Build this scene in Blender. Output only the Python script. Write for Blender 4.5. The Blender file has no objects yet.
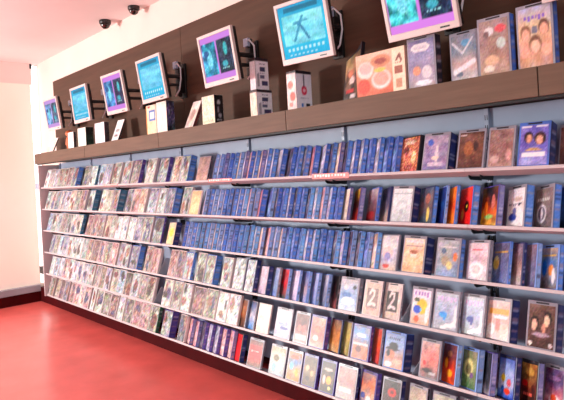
import bpy, bmesh, math, random
import numpy as np
from mathutils import Matrix, Vector
random.seed(7)
SC = bpy.context.scene
COL = SC.collection
PI = math.pi

# ------------------------------------------------------------------ camera numbers
F_PX, CX, CY, ROLL = 548.0, 282.0, 171.4, math.atan(.055)
HEAD = math.atan2(.676, .737)
EYE = Vector((0, 0, 1.55))
FWD = Vector((-math.cos(HEAD), math.sin(HEAD), 0))
R0 = Vector((math.sin(HEAD), math.cos(HEAD), 0)); U0 = Vector((0, 0, 1))
RGT = R0 * math.cos(ROLL) - U0 * math.sin(ROLL)
UPV = U0 * math.cos(ROLL) + R0 * math.sin(ROLL)

def px_of(p):
    d = Vector(p) - EYE
    z = d.dot(FWD)
    return CX + F_PX * d.dot(RGT) / z

def solve(fn, target, lo, hi):
    for _ in range(40):
        m = (lo + hi) / 2
        if fn(m) < target: lo = m
        else: hi = m
    return (lo + hi) / 2

# ------------------------------------------------------------------ materials
def lin(c):
    c = np.asarray(c, float) / 255.0
    return np.where(c <= .04045, c / 12.92, ((c + .055) / 1.055) ** 2.4)

def rgba(c):
    return tuple(float(v) for v in lin(c)) + (1.0,)

def mat(name, color, rough=.5, metal=0.0, noise=0.0, nscale=8.0, emit=0.0, coat=0.0, stretch=None, trans=0.0, spec=.5):
    m = bpy.data.materials.new(name); m.use_nodes = True
    nt = m.node_tree; b = nt.nodes['Principled BSDF']
    b.inputs['Roughness'].default_value = rough
    b.inputs['Metallic'].default_value = metal
    b.inputs['Coat Weight'].default_value = coat
    b.inputs['Specular IOR Level'].default_value = spec
    b.inputs['Transmission Weight'].default_value = trans
    b.inputs['Base Color'].default_value = rgba(color)
    if noise:
        tc = nt.nodes.new('ShaderNodeTexCoord'); mp = nt.nodes.new('ShaderNodeMapping')
        if stretch: mp.inputs['Scale'].default_value = stretch
        n = nt.nodes.new('ShaderNodeTexNoise'); n.inputs['Scale'].default_value = nscale; n.inputs['Detail'].default_value = 4
        r = nt.nodes.new('ShaderNodeValToRGB')
        c = np.asarray(color, float)
        r.color_ramp.elements[0].color = rgba(np.clip(c * (1 - noise), 0, 255)); r.color_ramp.elements[0].position = .3
        r.color_ramp.elements[1].color = rgba(np.clip(c * (1 + noise), 0, 255)); r.color_ramp.elements[1].position = .7
        nt.links.new(tc.outputs['Object'], mp.inputs[0]); nt.links.new(mp.outputs[0], n.inputs[0])
        nt.links.new(n.outputs[0], r.inputs[0]); nt.links.new(r.outputs[0], b.inputs['Base Color'])
    if emit:
        b.inputs['Emission Color'].default_value = rgba(color)
        b.inputs['Emission Strength'].default_value = emit
    return m

def print_mat(name, rough=.35, coat=.0, emit=0.0, spec=.5):
    m = bpy.data.materials.new(name); m.use_nodes = True
    nt = m.node_tree; b = nt.nodes['Principled BSDF']
    a = nt.nodes.new('ShaderNodeAttribute'); a.attribute_name = 'ink'
    b.inputs['Roughness'].default_value = rough; b.inputs['Coat Weight'].default_value = coat
    b.inputs['Specular IOR Level'].default_value = spec
    if emit:
        b.inputs['Base Color'].default_value = (.01, .01, .01, 1)
        nt.links.new(a.outputs['Color'], b.inputs['Emission Color']); b.inputs['Emission Strength'].default_value = emit
    else:
        tc = nt.nodes.new('ShaderNodeTexCoord'); n = nt.nodes.new('ShaderNodeTexNoise')
        n.inputs['Scale'].default_value = 60; n.inputs['Detail'].default_value = 3
        mx = nt.nodes.new('ShaderNodeMixRGB'); mx.blend_type = 'OVERLAY'; mx.inputs[0].default_value = .12
        nt.links.new(tc.outputs['Object'], n.inputs[0]); nt.links.new(a.outputs['Color'], mx.inputs[1])
        nt.links.new(n.outputs[0], mx.inputs[2]); nt.links.new(mx.outputs[0], b.inputs['Base Color'])
    return m

M = {}
M['wall'] = mat('painted_wall', (232, 210, 200), .8, noise=.015, nscale=3)
M['ceiling'] = mat('ceiling_paint', (230, 218, 216), .85, noise=.012, nscale=2)
M['floor'] = mat('red_floor', (222, 102, 96), .26, noise=.05, nscale=3, spec=.45)
M['skirt'] = mat('maroon_skirting', (64, 6, 10), .7, noise=.08, nscale=6, spec=.08)
M['sill'] = mat('grey_sill', (150, 155, 165), .25, noise=.06, nscale=5)
M['slot'] = mat('black_slot', (10, 10, 12), .6)
M['clad'] = mat('brown_cladding', (80, 58, 46), .6, noise=.07, nscale=6, spec=.15, stretch=(.4, 1, 5))
M['fascia'] = mat('brown_board', (100, 80, 66), .55, noise=.06, nscale=7, spec=.2, stretch=(.4, 1, 6))
M['back'] = mat('rack_back', (140, 150, 172), .5, noise=.04, nscale=4)
M['steel'] = mat('white_steel', (192, 180, 182), .45, noise=.02, nscale=9)
M['upright'] = mat('grey_upright', (148, 156, 178), .4, noise=.03, nscale=9)
M['black'] = mat('black_metal', (14, 13, 15), .45, noise=.1, nscale=12)
M['blackplastic'] = mat('black_plastic', (20, 18, 20), .4, noise=.08, nscale=10)
M['bezel'] = mat('cream_bezel', (196, 184, 180), .45, noise=.02, nscale=10)
M['dome'] = mat('smoked_dome', (30, 20, 20), .08, spec=.8)
M['cable'] = mat('grey_cable', (190, 190, 195), .5)
M['sign'] = print_mat('sign_print', .5)
M['print'] = print_mat('cover_print', .38, coat=.0, spec=.45)
M['screen'] = print_mat('screen_glow', .5, emit=1.0, spec=.03)
M['card'] = print_mat('box_print', .55)
M['clear'] = mat('clear_acrylic', (190, 195, 205), .15, trans=.55)
M['copper'] = mat('copper_brown', (176, 92, 48), .5, noise=.25, nscale=30)
SHELL = {
 'blue': mat('blue_plastic', (72, 106, 186), .35, noise=.12, nscale=20),
 'navy': mat('navy_plastic', (34, 44, 96), .35, noise=.12, nscale=20),
 'teal': mat('teal_plastic', (58, 120, 150), .35, noise=.1, nscale=20),
 'violet': mat('violet_plastic', (78, 64, 146), .35, noise=.12, nscale=20),
 'grey': mat('grey_plastic', (140, 138, 150), .3, noise=.08, nscale=20),
 'pale': mat('pale_plastic', (205, 192, 190), .3, noise=.05, nscale=20),
 'dark': mat('dark_plastic', (36, 32, 40), .35, noise=.1, nscale=20),
 'green': mat('green_plastic', (50, 96, 66), .35, noise=.1, nscale=20),
 'sky': mat('sky_plastic', (110, 146, 214), .35, noise=.1, nscale=20),
}

# ------------------------------------------------------------------ mesh helpers
def link(name, me, m, parent=None):
    o = bpy.data.objects.new(name, me)
    if m is not None and not me.materials: me.materials.append(m)
    COL.objects.link(o)
    if parent is not None: o.parent = parent
    return o

def tag(o, label, cat, group=None, kind=None):
    o['label'] = label; o['category'] = cat
    if group: o['group'] = group
    if kind: o['kind'] = kind
    return o

def empty(name, loc=(0, 0, 0), rz=0):
    o = bpy.data.objects.new(name, None); COL.objects.link(o)
    o.empty_display_size = .05; o.location = loc; o.rotation_euler = (0, 0, rz)
    return o

class MB:
    def __init__(s): s.bm = bmesh.new()
    def box(s, x0, x1, y0, y1, z0, z1, bev=0, mx=None):
        r = bmesh.ops.create_cube(s.bm, size=1)
        vs = r['verts']
        for v in vs:
            v.co = Vector(((x0 + x1) / 2 + v.co.x * (x1 - x0), (y0 + y1) / 2 + v.co.y * (y1 - y0), (z0 + z1) / 2 + v.co.z * (z1 - z0)))
        if bev:
            es = list({e for v in vs for e in v.link_edges})
            n0 = set(s.bm.verts)
            rr = bmesh.ops.bevel(s.bm, geom=es, offset=bev, segments=2, affect='EDGES', profile=.5)
            vs = list({v for f in rr['faces'] for v in f.verts} | {v for v in vs if v.is_valid})
        if mx is not None:
            for v in vs: v.co = mx @ v.co
        return s
    def lathe(s, prof, seg=20, mx=None):
        rings = []
        for r, z in prof:
            ring = []
            for k in range(seg):
                a = 2 * PI * k / seg
                p = Vector((r * math.cos(a), r * math.sin(a), z))
                ring.append(s.bm.verts.new(mx @ p if mx is not None else p))
            rings.append(ring)
        for a, b in zip(rings, rings[1:]):
            for k in range(seg):
                s.bm.faces.new((a[k], a[(k + 1) % seg], b[(k + 1) % seg], b[k]))
        s.bm.faces.new(list(reversed(rings[0]))); s.bm.faces.new(rings[-1])
        return s
    def tube(s, pts, r=.005, seg=8):
        pts = [Vector(p) for p in pts]; rings = []
        for i, p in enumerate(pts):
            t = (pts[min(i + 1, len(pts) - 1)] - pts[max(i - 1, 0)]).normalized()
            a = t.orthogonal().normalized() if i == 0 else (pa - t * pa.dot(t)).normalized()
            pa = a; b = t.cross(a)
            rr = r[i] if isinstance(r, (list, tuple)) else r
            rings.append([s.bm.verts.new(p + (a * math.cos(2 * PI * k / seg) + b * math.sin(2 * PI * k / seg)) * rr) for k in range(seg)])
        for a, b in zip(rings, rings[1:]):
            for k in range(seg): s.bm.faces.new((a[k], a[(k + 1) % seg], b[(k + 1) % seg], b[k]))
        s.bm.faces.new(list(reversed(rings[0]))); s.bm.faces.new(rings[-1])
        return s
    def prism(s, poly, y0, y1):          # poly in (x,z)
        a = [s.bm.verts.new((x, y0, z)) for x, z in poly]; b = [s.bm.verts.new((x, y1, z)) for x, z in poly]
        s.bm.faces.new(a); s.bm.faces.new(list(reversed(b)))
        n = len(a)
        for k in range(n): s.bm.faces.new((a[(k + 1) % n], a[k], b[k], b[(k + 1) % n]))
        return s
    def mesh(s, name, smooth=False):
        bmesh.ops.recalc_face_normals(s.bm, faces=s.bm.faces)
        me = bpy.data.meshes.new(name); s.bm.to_mesh(me); s.bm.free()
        if smooth:
            for p in me.polygons: p.use_smooth = True
        return me
    def build(s, name, m, parent=None, smooth=False):
        return link(name, s.mesh(name, smooth), m, parent)

def struct(name, x0, x1, y0, y1, z0, z1, m, parent=None):
    o = MB().box(x0, x1, y0, y1, z0, z1).build(name, m, parent)
    if parent is None: o['kind'] = 'structure'
    return o

# ------------------------------------------------------------------ printed artwork (flat ink on a sheet)
def art(pal, seed=0, blobs=(), bars=(), lines=(), noise=.3, n=(20, 28), cells=(6, 8), speck=8, text=()):
    rng = np.random.default_rng(seed)
    nx, ny = n
    u = np.linspace(0, 1, nx)[None, :].repeat(ny, 0); v = np.linspace(0, 1, ny)[:, None].repeat(nx, 1)
    P = np.asarray(pal, float)
    k = v * (len(P) - 1); i = np.clip(k.astype(int), 0, max(len(P) - 2, 0)); fr = (k - i)[..., None]
    img = P[i] * (1 - fr) + P[np.minimum(i + 1, len(P) - 1)] * fr
    cu, cv = cells
    low = P[rng.integers(0, len(P), (cv, cu))] + rng.normal(0, 34, (cv, cu, 1)) + rng.normal(0, 9, (cv, cu, 3))
    gu, gv = u * (cu - 1), v * (cv - 1)
    a0, b0 = np.minimum(gu.astype(int), cu - 2), np.minimum(gv.astype(int), cv - 2)
    fu, fv = (gu - a0)[..., None], (gv - b0)[..., None]
    up = low[b0, a0] * (1 - fu) * (1 - fv) + low[b0, a0 + 1] * fu * (1 - fv) + low[b0 + 1, a0] * (1 - fu) * fv + low[b0 + 1, a0 + 1] * fu * fv
    img = img * (1 - noise) + up * noise
    for (x, y, rx, ry, c) in blobs:
        d = ((u - x) / rx) ** 2 + ((v - y) / ry) ** 2
        w = np.clip((1.25 - d) / .5, 0, 1)[..., None]
        img = img * (1 - w) + np.asarray(c, float) * w
    for (x0, x1, y0, y1, c) in bars:
        w = ((u >= x0) & (u <= x1) & (v >= y0) & (v <= y1))[..., None]
        img = np.where(w, np.asarray(c, float), img)
    for (pts, wd, c) in lines:
        best = np.full(u.shape, 9.)
        for (xa, ya), (xb, yb) in zip(pts, pts[1:]):
            dx, dy = xb - xa, yb - ya
            t = np.clip(((u - xa) * dx + (v - ya) * dy) / (dx * dx + dy * dy + 1e-9), 0, 1)
            best = np.minimum(best, np.hypot(u - xa - t * dx, v - ya - t * dy))
        w = np.clip((wd * 1.3 - best) / (wd * .6), 0, 1)[..., None]
        img = img * (1 - w) + np.asarray(c, float) * w
    for (y, h, x0, x1, c, cnt) in text:      # a line of small illegible print
        for q in range(cnt):
            xa = x0 + (x1 - x0) * q / cnt; xb = xa + (x1 - x0) / cnt * .62
            w = ((u >= xa) & (u <= xb) & (v >= y + rng.uniform(0, h * .3)) & (v <= y + h))[..., None]
            img = np.where(w, np.asarray(c, float), img)
    img = img + rng.normal(0, speck, img.shape[:2] + (1,)) + rng.normal(0, speck * .5, img.shape)
    return np.clip(img, 0, 255)

def sheet_mesh(w, h, img, th=.0016):
    """upright printed sheet, centre bottom at the origin, front face at y=-th, back at y=0"""
    ny, nx = img.shape[:2]
    xs = np.linspace(-w / 2, w / 2, nx); zs = np.linspace(0, h, ny)
    verts = [(x, -th, z) for z in zs for x in xs]
    faces = [(j * nx + i, j * nx + i + 1, (j + 1) * nx + i + 1, (j + 1) * nx + i) for j in range(ny - 1) for i in range(nx - 1)]
    cols = img.reshape(-1, 3)
    cor = [0, nx - 1, nx * ny - 1, nx * (ny - 1)]
    b = len(verts)
    verts += [(verts[c][0], 0, verts[c][2]) for c in cor]
    cols = np.vstack([cols, cols[cor]])
    bot = list(range(nx)); rt = [j * nx + nx - 1 for j in range(ny)]
    top = [nx * (ny - 1) + i for i in range(nx - 1, -1, -1)]; lf = [j * nx for j in range(ny - 1, -1, -1)]
    faces += [tuple([b, b + 1] + bot[::-1]), tuple([b + 1, b + 2] + rt[::-1]), tuple([b + 2, b + 3] + top[::-1]), tuple([b + 3, b] + lf[::-1]), (b + 3, b + 2, b + 1, b)]
    me = bpy.data.meshes.new('sheet'); me.from_pydata(verts, [], faces)
    at = me.attributes.new('ink', 'FLOAT_COLOR', 'POINT')
    c4 = np.ones((len(verts), 4), np.float32); c4[:, :3] = lin(cols)
    at.data.foreach_set('color', c4.ravel())
    me.update()
    return me

# ------------------------------------------------------------------ room
FZ, CZ, WY, WX = -.04, 3.23, 2.72, -7.85
struct('floor', WX - .2, 4, -4.5, WY + .1, FZ - .1, FZ, M['floor'])
struct('ceiling', WX - .2, 4, -4.5, WY + .1, CZ, CZ + .1, M['ceiling'])
struct('wall_back', WX - .2, 4, WY, WY + .15, FZ, CZ, M['wall'])
# brown cladding sheets on the wall above the rack
w1 = MB()
for x0, x1 in ((-6.976, -4.008), (-4.002, -1.004), (-.998, 1.0)): w1.box(x0, x1, 2.58, WY, 1.815, 2.832)
o = w1.build('trim_1', M['clad']); o['kind'] = 'structure'
# maroon skirting along both walls
struct('baseboard_back', WX, 1.0, 2.575, WY, FZ, .15, M['skirt'])
struct('baseboard_left', WX - .05, WX + .03, -4.5, 2.575, FZ, .10, M['skirt'])
# left wall : a glazed wall behind a drawn cream blind
struct('wall_left', WX - .3, WX - .15, -4.5, WY, FZ, CZ, M['wall'])
blind_m = bpy.data.materials.new('lit_blind'); blind_m.use_nodes = True
nt = blind_m.node_tree; b = nt.nodes['Principled BSDF']
tc = nt.nodes.new('ShaderNodeTexCoord'); n1 = nt.nodes.new('ShaderNodeTexNoise'); n1.inputs['Scale'].default_value = 1.2
rp = nt.nodes.new('ShaderNodeValToRGB')
rp.color_ramp.elements[0].color = rgba((240, 226, 208)); rp.color_ramp.elements[1].color = rgba((234, 228, 220))
nt.links.new(tc.outputs['Object'], n1.inputs[0]); nt.links.new(n1.outputs[0], rp.inputs[0]); nt.links.new(rp.outputs[0], b.inputs['Base Color'])
nt.links.new(rp.outputs[0], b.inputs['Emission Color']); b.inputs['Emission Strength'].default_value = .2; b.inputs['Coat Weight'].default_value = .7; b.inputs['Coat Roughness'].default_value = .06
b.inputs['Roughness'].default_value = .35
w = empty('window_1', (WX, 0, 0)); w['kind'] = 'structure'
MB().box(-.05, -.02, -4.4, 2.60, .19, 2.94).build('blind', blind_m, w)
MB().box(-.14, -.04, -4.4, 2.63, 2.94, CZ).build('pelmet', mat('glowing_pelmet', (232, 204, 198), .7, emit=.2), w)  # faint emission put into the fabric to lift the underlit pelmet
sky_m = mat('daylight_gap', (255, 255, 255), .3, emit=1.6)
MB().box(-.10, -.08, 2.60, 2.715, .19, CZ - .02).build('daylight_pane', sky_m, w)
MB().box(-.06, -.03, 2.61, 2.635, CZ - .07, CZ - .005).build('blind_bracket', M['slot'], w)
s = empty('trim_2', (WX, 0, 0)); s['kind'] = 'structure'
MB().box(-.15, .05, -4.5, 2.575, .10, .19, .006).build('sill', M['sill'], s)
MB().box(.0, .054, -4.5, 2.02, .165, .193).build('sill_slot', M['slot'], s)

# ------------------------------------------------------------------ rack
BAY0, BAYW = -7.06, .955
SEAMS = [BAY0 + BAYW * k for k in range(8)]
ROWZ = [1.512, 1.246, .982, .714, .445, .180]
ROWNAME = ['top shelf', 'second shelf', 'third shelf', 'fourth shelf', 'fifth shelf', 'bottom shelf']
TAU = math.radians(17)
DV = Vector((0, math.cos(TAU), -math.sin(TAU))); NV = Vector((0, math.sin(TAU), math.cos(TAU)))
YF = 2.40

rack = empty('display_rack', (0, 2.655, .17))
tag(rack, 'long pale steel wall rack carrying six sloping shelves of video cases', 'rack')
for k in range(7):
    MB().box(SEAMS[k] + .012, SEAMS[k + 1] - .012, -.005, .0, -.01, 1.64).build('back_panel', M['back'], rack)
for x in SEAMS:
    u = MB()
    u.box(x - .012, x + .012, -.022, .064, -.01, 1.64, .002)
    for q in range(33):
        pass
    up = u.build('upright', M['upright'], rack)
    sl = MB()
    for q in range(32):
        for dx in (-.0055, .0055): sl.box(x + dx - .0018, x + dx + .0018, -.0228, -.0215, .0 + q * .051, .026 + q * .051)
    sl.build('slots', M['slot'], up)
    for z in ROWZ:
        hk = MB()
        for dx in (-.014, .014):
            hk.box(x + dx - .003, x + dx + .003, -.045, -.02, z - .17 - .12, z - .17 - .075, .001)
        hk.box(x - .014, x + .014, -.03, -.0215, z - .17 - .10, z - .17 - .092)
        hk.build('hook', M['black'], up)
MB().box(SEAMS[0] - .035, SEAMS[0] - .013, -.275, .004, -.01, 1.62, .003).build('end_panel', M['steel'], rack)
MB().box(SEAMS[0] - .15, SEAMS[0] - .034, -.275, -.235, 1.325, 1.40, .004).build('wall_clamp', M['upright'], rack)
MB().box(SEAMS[0] - .17, SEAMS[0] - .034, -.275, -.225, .26, .35, .004).build('wall_clamp', M['black'], rack)

BAYWORD = ['bay nearest the glazed wall', 'second bay from the glazed wall', 'third bay from the glazed wall', 'fourth bay from the glazed wall',
           'fifth bay from the glazed wall', 'sixth bay from the glazed wall', 'last bay away from the glazed wall']
BAYWORD[0] = 'end bay beside the glazed wall'
PLD = .118
plate = MB()
plate.box(-BAYW / 2 + .001, BAYW / 2 - .001, 0, PLD, -.004, 0)
plate.box(-BAYW / 2 + .001, BAYW / 2 - .001, -.003, 0, -.0125, .003, .0012)
plate_me = plate.mesh('shelf_plate')
brk_me = MB().prism([(.085, -.0042), (PLD, -.0042), (PLD + .10, .03), (PLD + .10, .0), (PLD - .005, -.022), (.09, -.016)], -.0015, .0015)
for v in brk_me.bm.verts: v.co = Vector((v.co.y, v.co.x, v.co.z))
brk_me = brk_me.mesh('bracket')
for r, z in enumerate(ROWZ):
    for k in range(7):
        sh = link('shelf', plate_me, M['steel'])
        sh.location = ((SEAMS[k] + SEAMS[k + 1]) / 2, YF, z); sh.rotation_euler = (-TAU, 0, 0)
        tag(sh, 'narrow white steel %s of the rack, %s' % (ROWNAME[r], BAYWORD[k]), 'shelf', 'white shelves on the rack')
        for sx in (-1, 1):
            bo = link('bracket', brk_me, M['black'], sh); bo.location = (sx * (BAYW / 2 - .03), 0, 0)

# ------------------------------------------------------------------ video cases
_shell_cache = {}
def shell_mesh(w, t, h, key):
    k = (round(w, 3), round(t, 3), round(h, 3), key)
    if k not in _shell_cache:
        me = MB().box(-w / 2, w / 2, -t / 2, t / 2, 0, h, .0022).mesh('case_shell')
        me.materials.append(SHELL[key]); _shell_cache[k] = me
    return _shell_cache[k]

def spine_img(kind, seed):
    rng = np.random.default_rng(seed)
    base = {'blue': (96, 150, 234), 'azure': (116, 182, 246), 'royal': (78, 122, 216), 'navy': (38, 50, 112), 'pale blue': (140, 176, 232), 'lilac': (136, 138, 192),
            'violet': (96, 76, 164), 'teal': (70, 130, 160), 'grey': (150, 150, 162), 'dark': (44, 40, 54), 'green': (54, 104, 70), 'red': (206, 40, 60)}[kind]
    b = np.asarray(base, float)
    img = np.tile(b, (22, 5, 1)) + rng.normal(0, 7, (22, 5, 1))
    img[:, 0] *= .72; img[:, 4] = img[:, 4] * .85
    for q in range(rng.integers(5, 10)):
        y = rng.integers(2, 19); img[y:y + 1, 1:4] = img[y:y + 1, 1:4] * .5 + np.asarray(rng.choice([[225, 225, 240], [30, 34, 70], [200, 150, 150]]), float) * .5
    return np.clip(img, 0, 255)

SPINES = {}
def spine_mesh(kind, t, h, seed):
    k = (kind, round(t, 3), round(h, 3), seed % 3)
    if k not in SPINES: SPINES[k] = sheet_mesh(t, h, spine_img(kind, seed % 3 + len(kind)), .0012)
    return SPINES[k]

SPKEY = {'blue': 'blue', 'azure': 'sky', 'royal': 'blue', 'navy': 'navy', 'pale blue': 'sky', 'lilac': 'violet', 'violet': 'violet', 'teal': 'teal', 'grey': 'grey', 'dark': 'dark', 'green': 'green', 'red': 'dark'}

lock_cache = {}
def make_case(frame, w, t, h, cover, spine, shell, keeper):
    """frame: matrix of the case's base centre; cover: ink image; spine: colour word or None"""
    root = link('video_case', shell_mesh(w, t, h, shell), None)
    root.matrix_world = frame
    mx, mt, mb = (.009, .016, .008) if keeper else (.006, .007, .005)
    cw, ch = w - 2 * mx, h - mt - mb
    c = link('cover_sheet', sheet_mesh(cw, ch, cover), M['print'], root)
    c.location = (0, -t / 2 + .0002, mb)
    if spine:
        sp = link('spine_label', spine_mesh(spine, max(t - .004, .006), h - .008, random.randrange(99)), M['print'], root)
        sp.rotation_euler = (0, 0, PI / 2); sp.location = (w / 2 - .0002, 0, .004)
    if keeper:
        k = (round(w, 3),)
        if k not in lock_cache:
            lock_cache[k] = MB().box(-w * .22, w * .22, -.0022, 0, -.0035, .0035, .0008).mesh('lock_strip')
        l = link('lock_strip', lock_cache[k], SHELL['dark'], root); l.location = (0, -t / 2 + .0003, h - .008)
    return root

def row_frame(row, X, d, yaw):
    """local axes: x along the case's face, y into the shelf, z up the tilted case"""
    o = Vector((X, YF, ROWZ[row])) + DV * d
    ex = Vector((math.cos(yaw), 0, 0)) - DV * math.sin(yaw)
    ey = Vector((math.sin(yaw), 0, 0)) + DV * math.cos(yaw)
    m = Matrix((ex, ey, NV)).transposed().to_4x4(); m.translation = o + NV * .0008
    return m

D0 = .006
def X_at(row, px): return solve(lambda X: px_of(Vector((X, YF, ROWZ[row])) + DV * D0), px, -7.3, .4)

PALES = [('pale pink', [(214, 176, 172), (232, 206, 200), (204, 164, 166)]), ('cream', [(228, 214, 196), (240, 230, 216), (206, 184, 166)]),
         ('pale grey', [(196, 190, 190), (222, 216, 216), (170, 164, 168)]), ('lilac', [(200, 184, 200), (224, 210, 220), (170, 154, 184)]),
         ('peach', [(226, 190, 166), (238, 212, 192), (212, 150, 130)]), ('white', [(236, 230, 228), (244, 238, 236), (206, 200, 204)]),
         ('beige', [(204, 184, 168), (222, 206, 192), (176, 154, 142)]), ('rose', [(222, 150, 150), (232, 196, 192), (200, 120, 126)]),
         ('pale blue', [(180, 192, 216), (216, 218, 228), (150, 164, 200)])]
DULLS = [('grey', [(130, 124, 130), (170, 162, 164), (100, 94, 104)]), ('beige', [(186, 166, 150), (206, 190, 176), (140, 116, 106)]),
         ('brown', [(140, 106, 92), (176, 146, 130), (96, 66, 60)]), ('cream', [(216, 204, 186), (226, 216, 204), (170, 150, 136)]),
         ('olive', [(150, 148, 116), (186, 182, 150), (110, 106, 84)]), ('rose', [(190, 130, 130), (214, 176, 174), (140, 86, 92)])]

items = []     # dicts: row, Xr (right front corner), w, t, yaw, cover, spine, shell, keeper, name, hero
def add(row, xa, xb, xc=None, pal=None, name=None, spine=None, shell=None, hero=None, keeper=False, h=.2, seed=None, **kw):
    Xr, Xl = X_at(row, xb), X_at(row, xa)
    W = Xr - Xl
    yaw = 0.0
    if W >= .118: w = min(W, .158) - .002
    else:
        w = .138
        def left(y):
            p = Vector((Xr, YF, ROWZ[row])) + DV * D0 + (Vector((-math.cos(y), 0, 0)) + DV * math.sin(y)) * w
            return px_of(p)
        yaw = solve(left, xa, 0, math.radians(36))
    t = .028
    if xc is not None:
        def rb(tt):
            p = Vector((Xr, YF, ROWZ[row])) + DV * D0 + (Vector((math.sin(yaw), 0, 0)) + DV * math.cos(yaw)) * tt
            return px_of(p)
        t = max(.014, solve(rb, xc, .005, .075))
    sd = seed if seed is not None else random.randrange(10 ** 6)
    items.append(dict(row=row, Xr=Xr, w=w, t=t, yaw=yaw, cover=np.clip((art(pal, sd, **kw) - 128) * 1.3 + 106, 4, 232), spine=spine, shell=shell or (SPKEY[spine] if spine else 'pale'), keeper=keeper, name=name, hero=hero, h=h))

def CON(*a, **k): return np.clip((art(*a, **k) - 150) * 1.3 + 140, 8, 235)

def G(row, xa, xb, xc=None, spine=None, names=None, shell=None, pool=PALES):
    """flat, face-out cases side by side"""
    Xa, Xb = X_at(row, xa), X_at(row, xb)
    n = max(1, round((Xb - Xa) / .142))
    for k in range(n):
        nm, pal = random.choice([p for p in pool if names is None or p[0] in names])
        fb = random.uniform(.68, .92); pal = [tuple(fb * k_ * (.66 * c + .34 * sum(q) / 3) for c, k_ in zip(q, (.92, 1.0, 1.0))) for q in pal]
        p = (Xb - Xa) / n
        last = k == n - 1
        t = .028
        Xr = Xa + (k + 1) * p
        if last and xc is not None:
            t = max(.014, solve(lambda tt: px_of(Vector((Xr, YF, ROWZ[row])) + DV * (D0 + tt)), xc, .005, .085))
        sp = spine if last else None
        items.append(dict(row=row, Xr=Xr, w=min(p - random.choice((.004, .006, .010)), .156), t=t, yaw=0.0,
                          cover=CON(pal, random.randrange(10 ** 6), n=(12, 16), noise=.5, speck=22, blobs=[(random.uniform(.2, .8), random.uniform(.2, .8), random.uniform(.1, .35), random.uniform(.1, .3), random.choice(pal + [(120, 84, 84), (150, 120, 110), (96, 100, 126), (90, 84, 84)])) for _ in range(3)]),
                          spine=sp, shell=shell or (SPKEY[sp] if sp else 'pale'), keeper=False, name=nm, hero=None, h=random.uniform(.219, .232)))

FANC = [('pale', [(170, 166, 190), (206, 200, 212), (130, 130, 160)]), ('blue', [(80, 104, 170), (130, 150, 204), (50, 66, 124)]),
        ('pink', [(214, 160, 160), (226, 196, 196), (170, 110, 124)]), ('grey', [(150, 146, 160), (190, 186, 196), (96, 92, 110)]),
        ('beige', [(206, 182, 166), (224, 206, 196), (160, 130, 120)]), ('dark', [(74, 66, 86), (120, 110, 130), (44, 40, 60)])]
def FAN(row, xs, xe, spines, pitch=.061, yawd=29, t=.03, covers=('pale', 'blue', 'blue', 'blue', 'dark'), special={}):
    """cases stood half turned, blue spines toward the aisle"""
    Xs, Xe = X_at(row, xs), X_at(row, xe)
    n = max(1, round((Xe - Xs) / pitch)); p = (Xe - Xs) / n
    for k in range(n):
        Xr = Xs + (k + 1) * p - .016
        yaw = math.radians(yawd + random.uniform(-1.5, 1.5))
        sp = random.choice(spines)
        nm, pal = random.choice([c for c in FANC if c[0] in covers] * 4 + [c for c in FANC if c[0] in ('pink', 'beige')])
        items.append(dict(row=row, Xr=Xr, w=.138, t=t, yaw=yaw, cover=art(pal, random.randrange(10 ** 6), n=(10, 16), noise=.6, speck=20), spine=sp, shell=SPKEY[sp],
                          keeper=False, name={'royal': 'royal-blue', 'pale blue': 'pale-blue'}.get(sp, sp) + '-spined', hero=None, h=.208 + random.uniform(-.004, .004)))

# ---- row 1 (top)
R = 0
G(R, 43.5, 75, 79.5, 'blue'); G(R, 81, 94.4, 96.3, 'teal'); G(R, 96.8, 108.6); G(R, 110, 118); G(R, 119, 128.3); G(R, 129, 138, 141.3, 'violet')
G(R, 141.8, 152.5, names=('beige', 'cream')); G(R, 155, 165.5, 169, 'violet', names=('lilac', 'pale grey')); G(R, 170, 186.5, 192.5, 'blue', names=('peach', 'beige'))
add(R, 194, 206.6, 208, [(186, 160, 148), (166, 142, 136), (150, 130, 132)], 'grey-beige', 'dark', 'grey', 'with a plain grey-beige cover and dark spine')
FAN(R, 208.8, 272, ['royal', 'blue', 'blue', 'blue', 'lilac', 'pale blue'])
add(R, 272.5, 279, 284, [(120, 116, 130), (210, 206, 214)], 'white-topped', 'royal', 'blue', 'with white-topped grey cover and royal blue spine')
FAN(R, 284.5, 305, ['royal', 'blue', 'lilac'])
add(R, 305.5, 311.5, 317, [(190, 150, 140), (196, 140, 150), (160, 120, 140)], 'dusky pink', 'royal', 'blue', 'with dusky pink cover and royal blue spine')
FAN(R, 317.5, 397, ['royal', 'blue', 'royal', 'blue', 'royal', 'lilac'])
add(R, 398.5, 417, None, [(170, 96, 80), (206, 140, 112), (190, 128, 108)], 'orange-brown', None, 'dark', 'with orange-brown cover in a dark shell', blobs=[(.75, .4, .14, .18, (226, 204, 150)), (.3, .62, .16, .12, (120, 60, 60)), (.5, .85, .3, .06, (220, 190, 170))], speck=24)
add(R, 420.5, 447, 454, [(130, 126, 168), (156, 144, 172), (186, 166, 176)], 'lilac-grey', 'navy', 'grey', 'with lilac-grey cover, tall cream figure and navy spine', keeper=True,
    blobs=[(.55, .45, .08, .26, (214, 204, 206)), (.25, .8, .13, .1, (96, 120, 196)), (.5, .34, .16, .06, (220, 206, 190))], bars=[(.2, .8, .1, .2, (196, 186, 200))])
add(R, 455, 483, 485, [(108, 76, 68), (136, 100, 84), (120, 92, 86)], 'brown', 'grey', 'grey', 'with dull brown cover, second lilac-grey neighbour', keeper=True, blobs=[(.4, .55, .2, .2, (160, 112, 80)), (.7, .6, .1, .14, (84, 56, 54))], bars=[(.05, .3, .9, .96, (200, 190, 190))])
items[-1]['hero'] = 'with plain dark brown cover in a grey shell'
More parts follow.
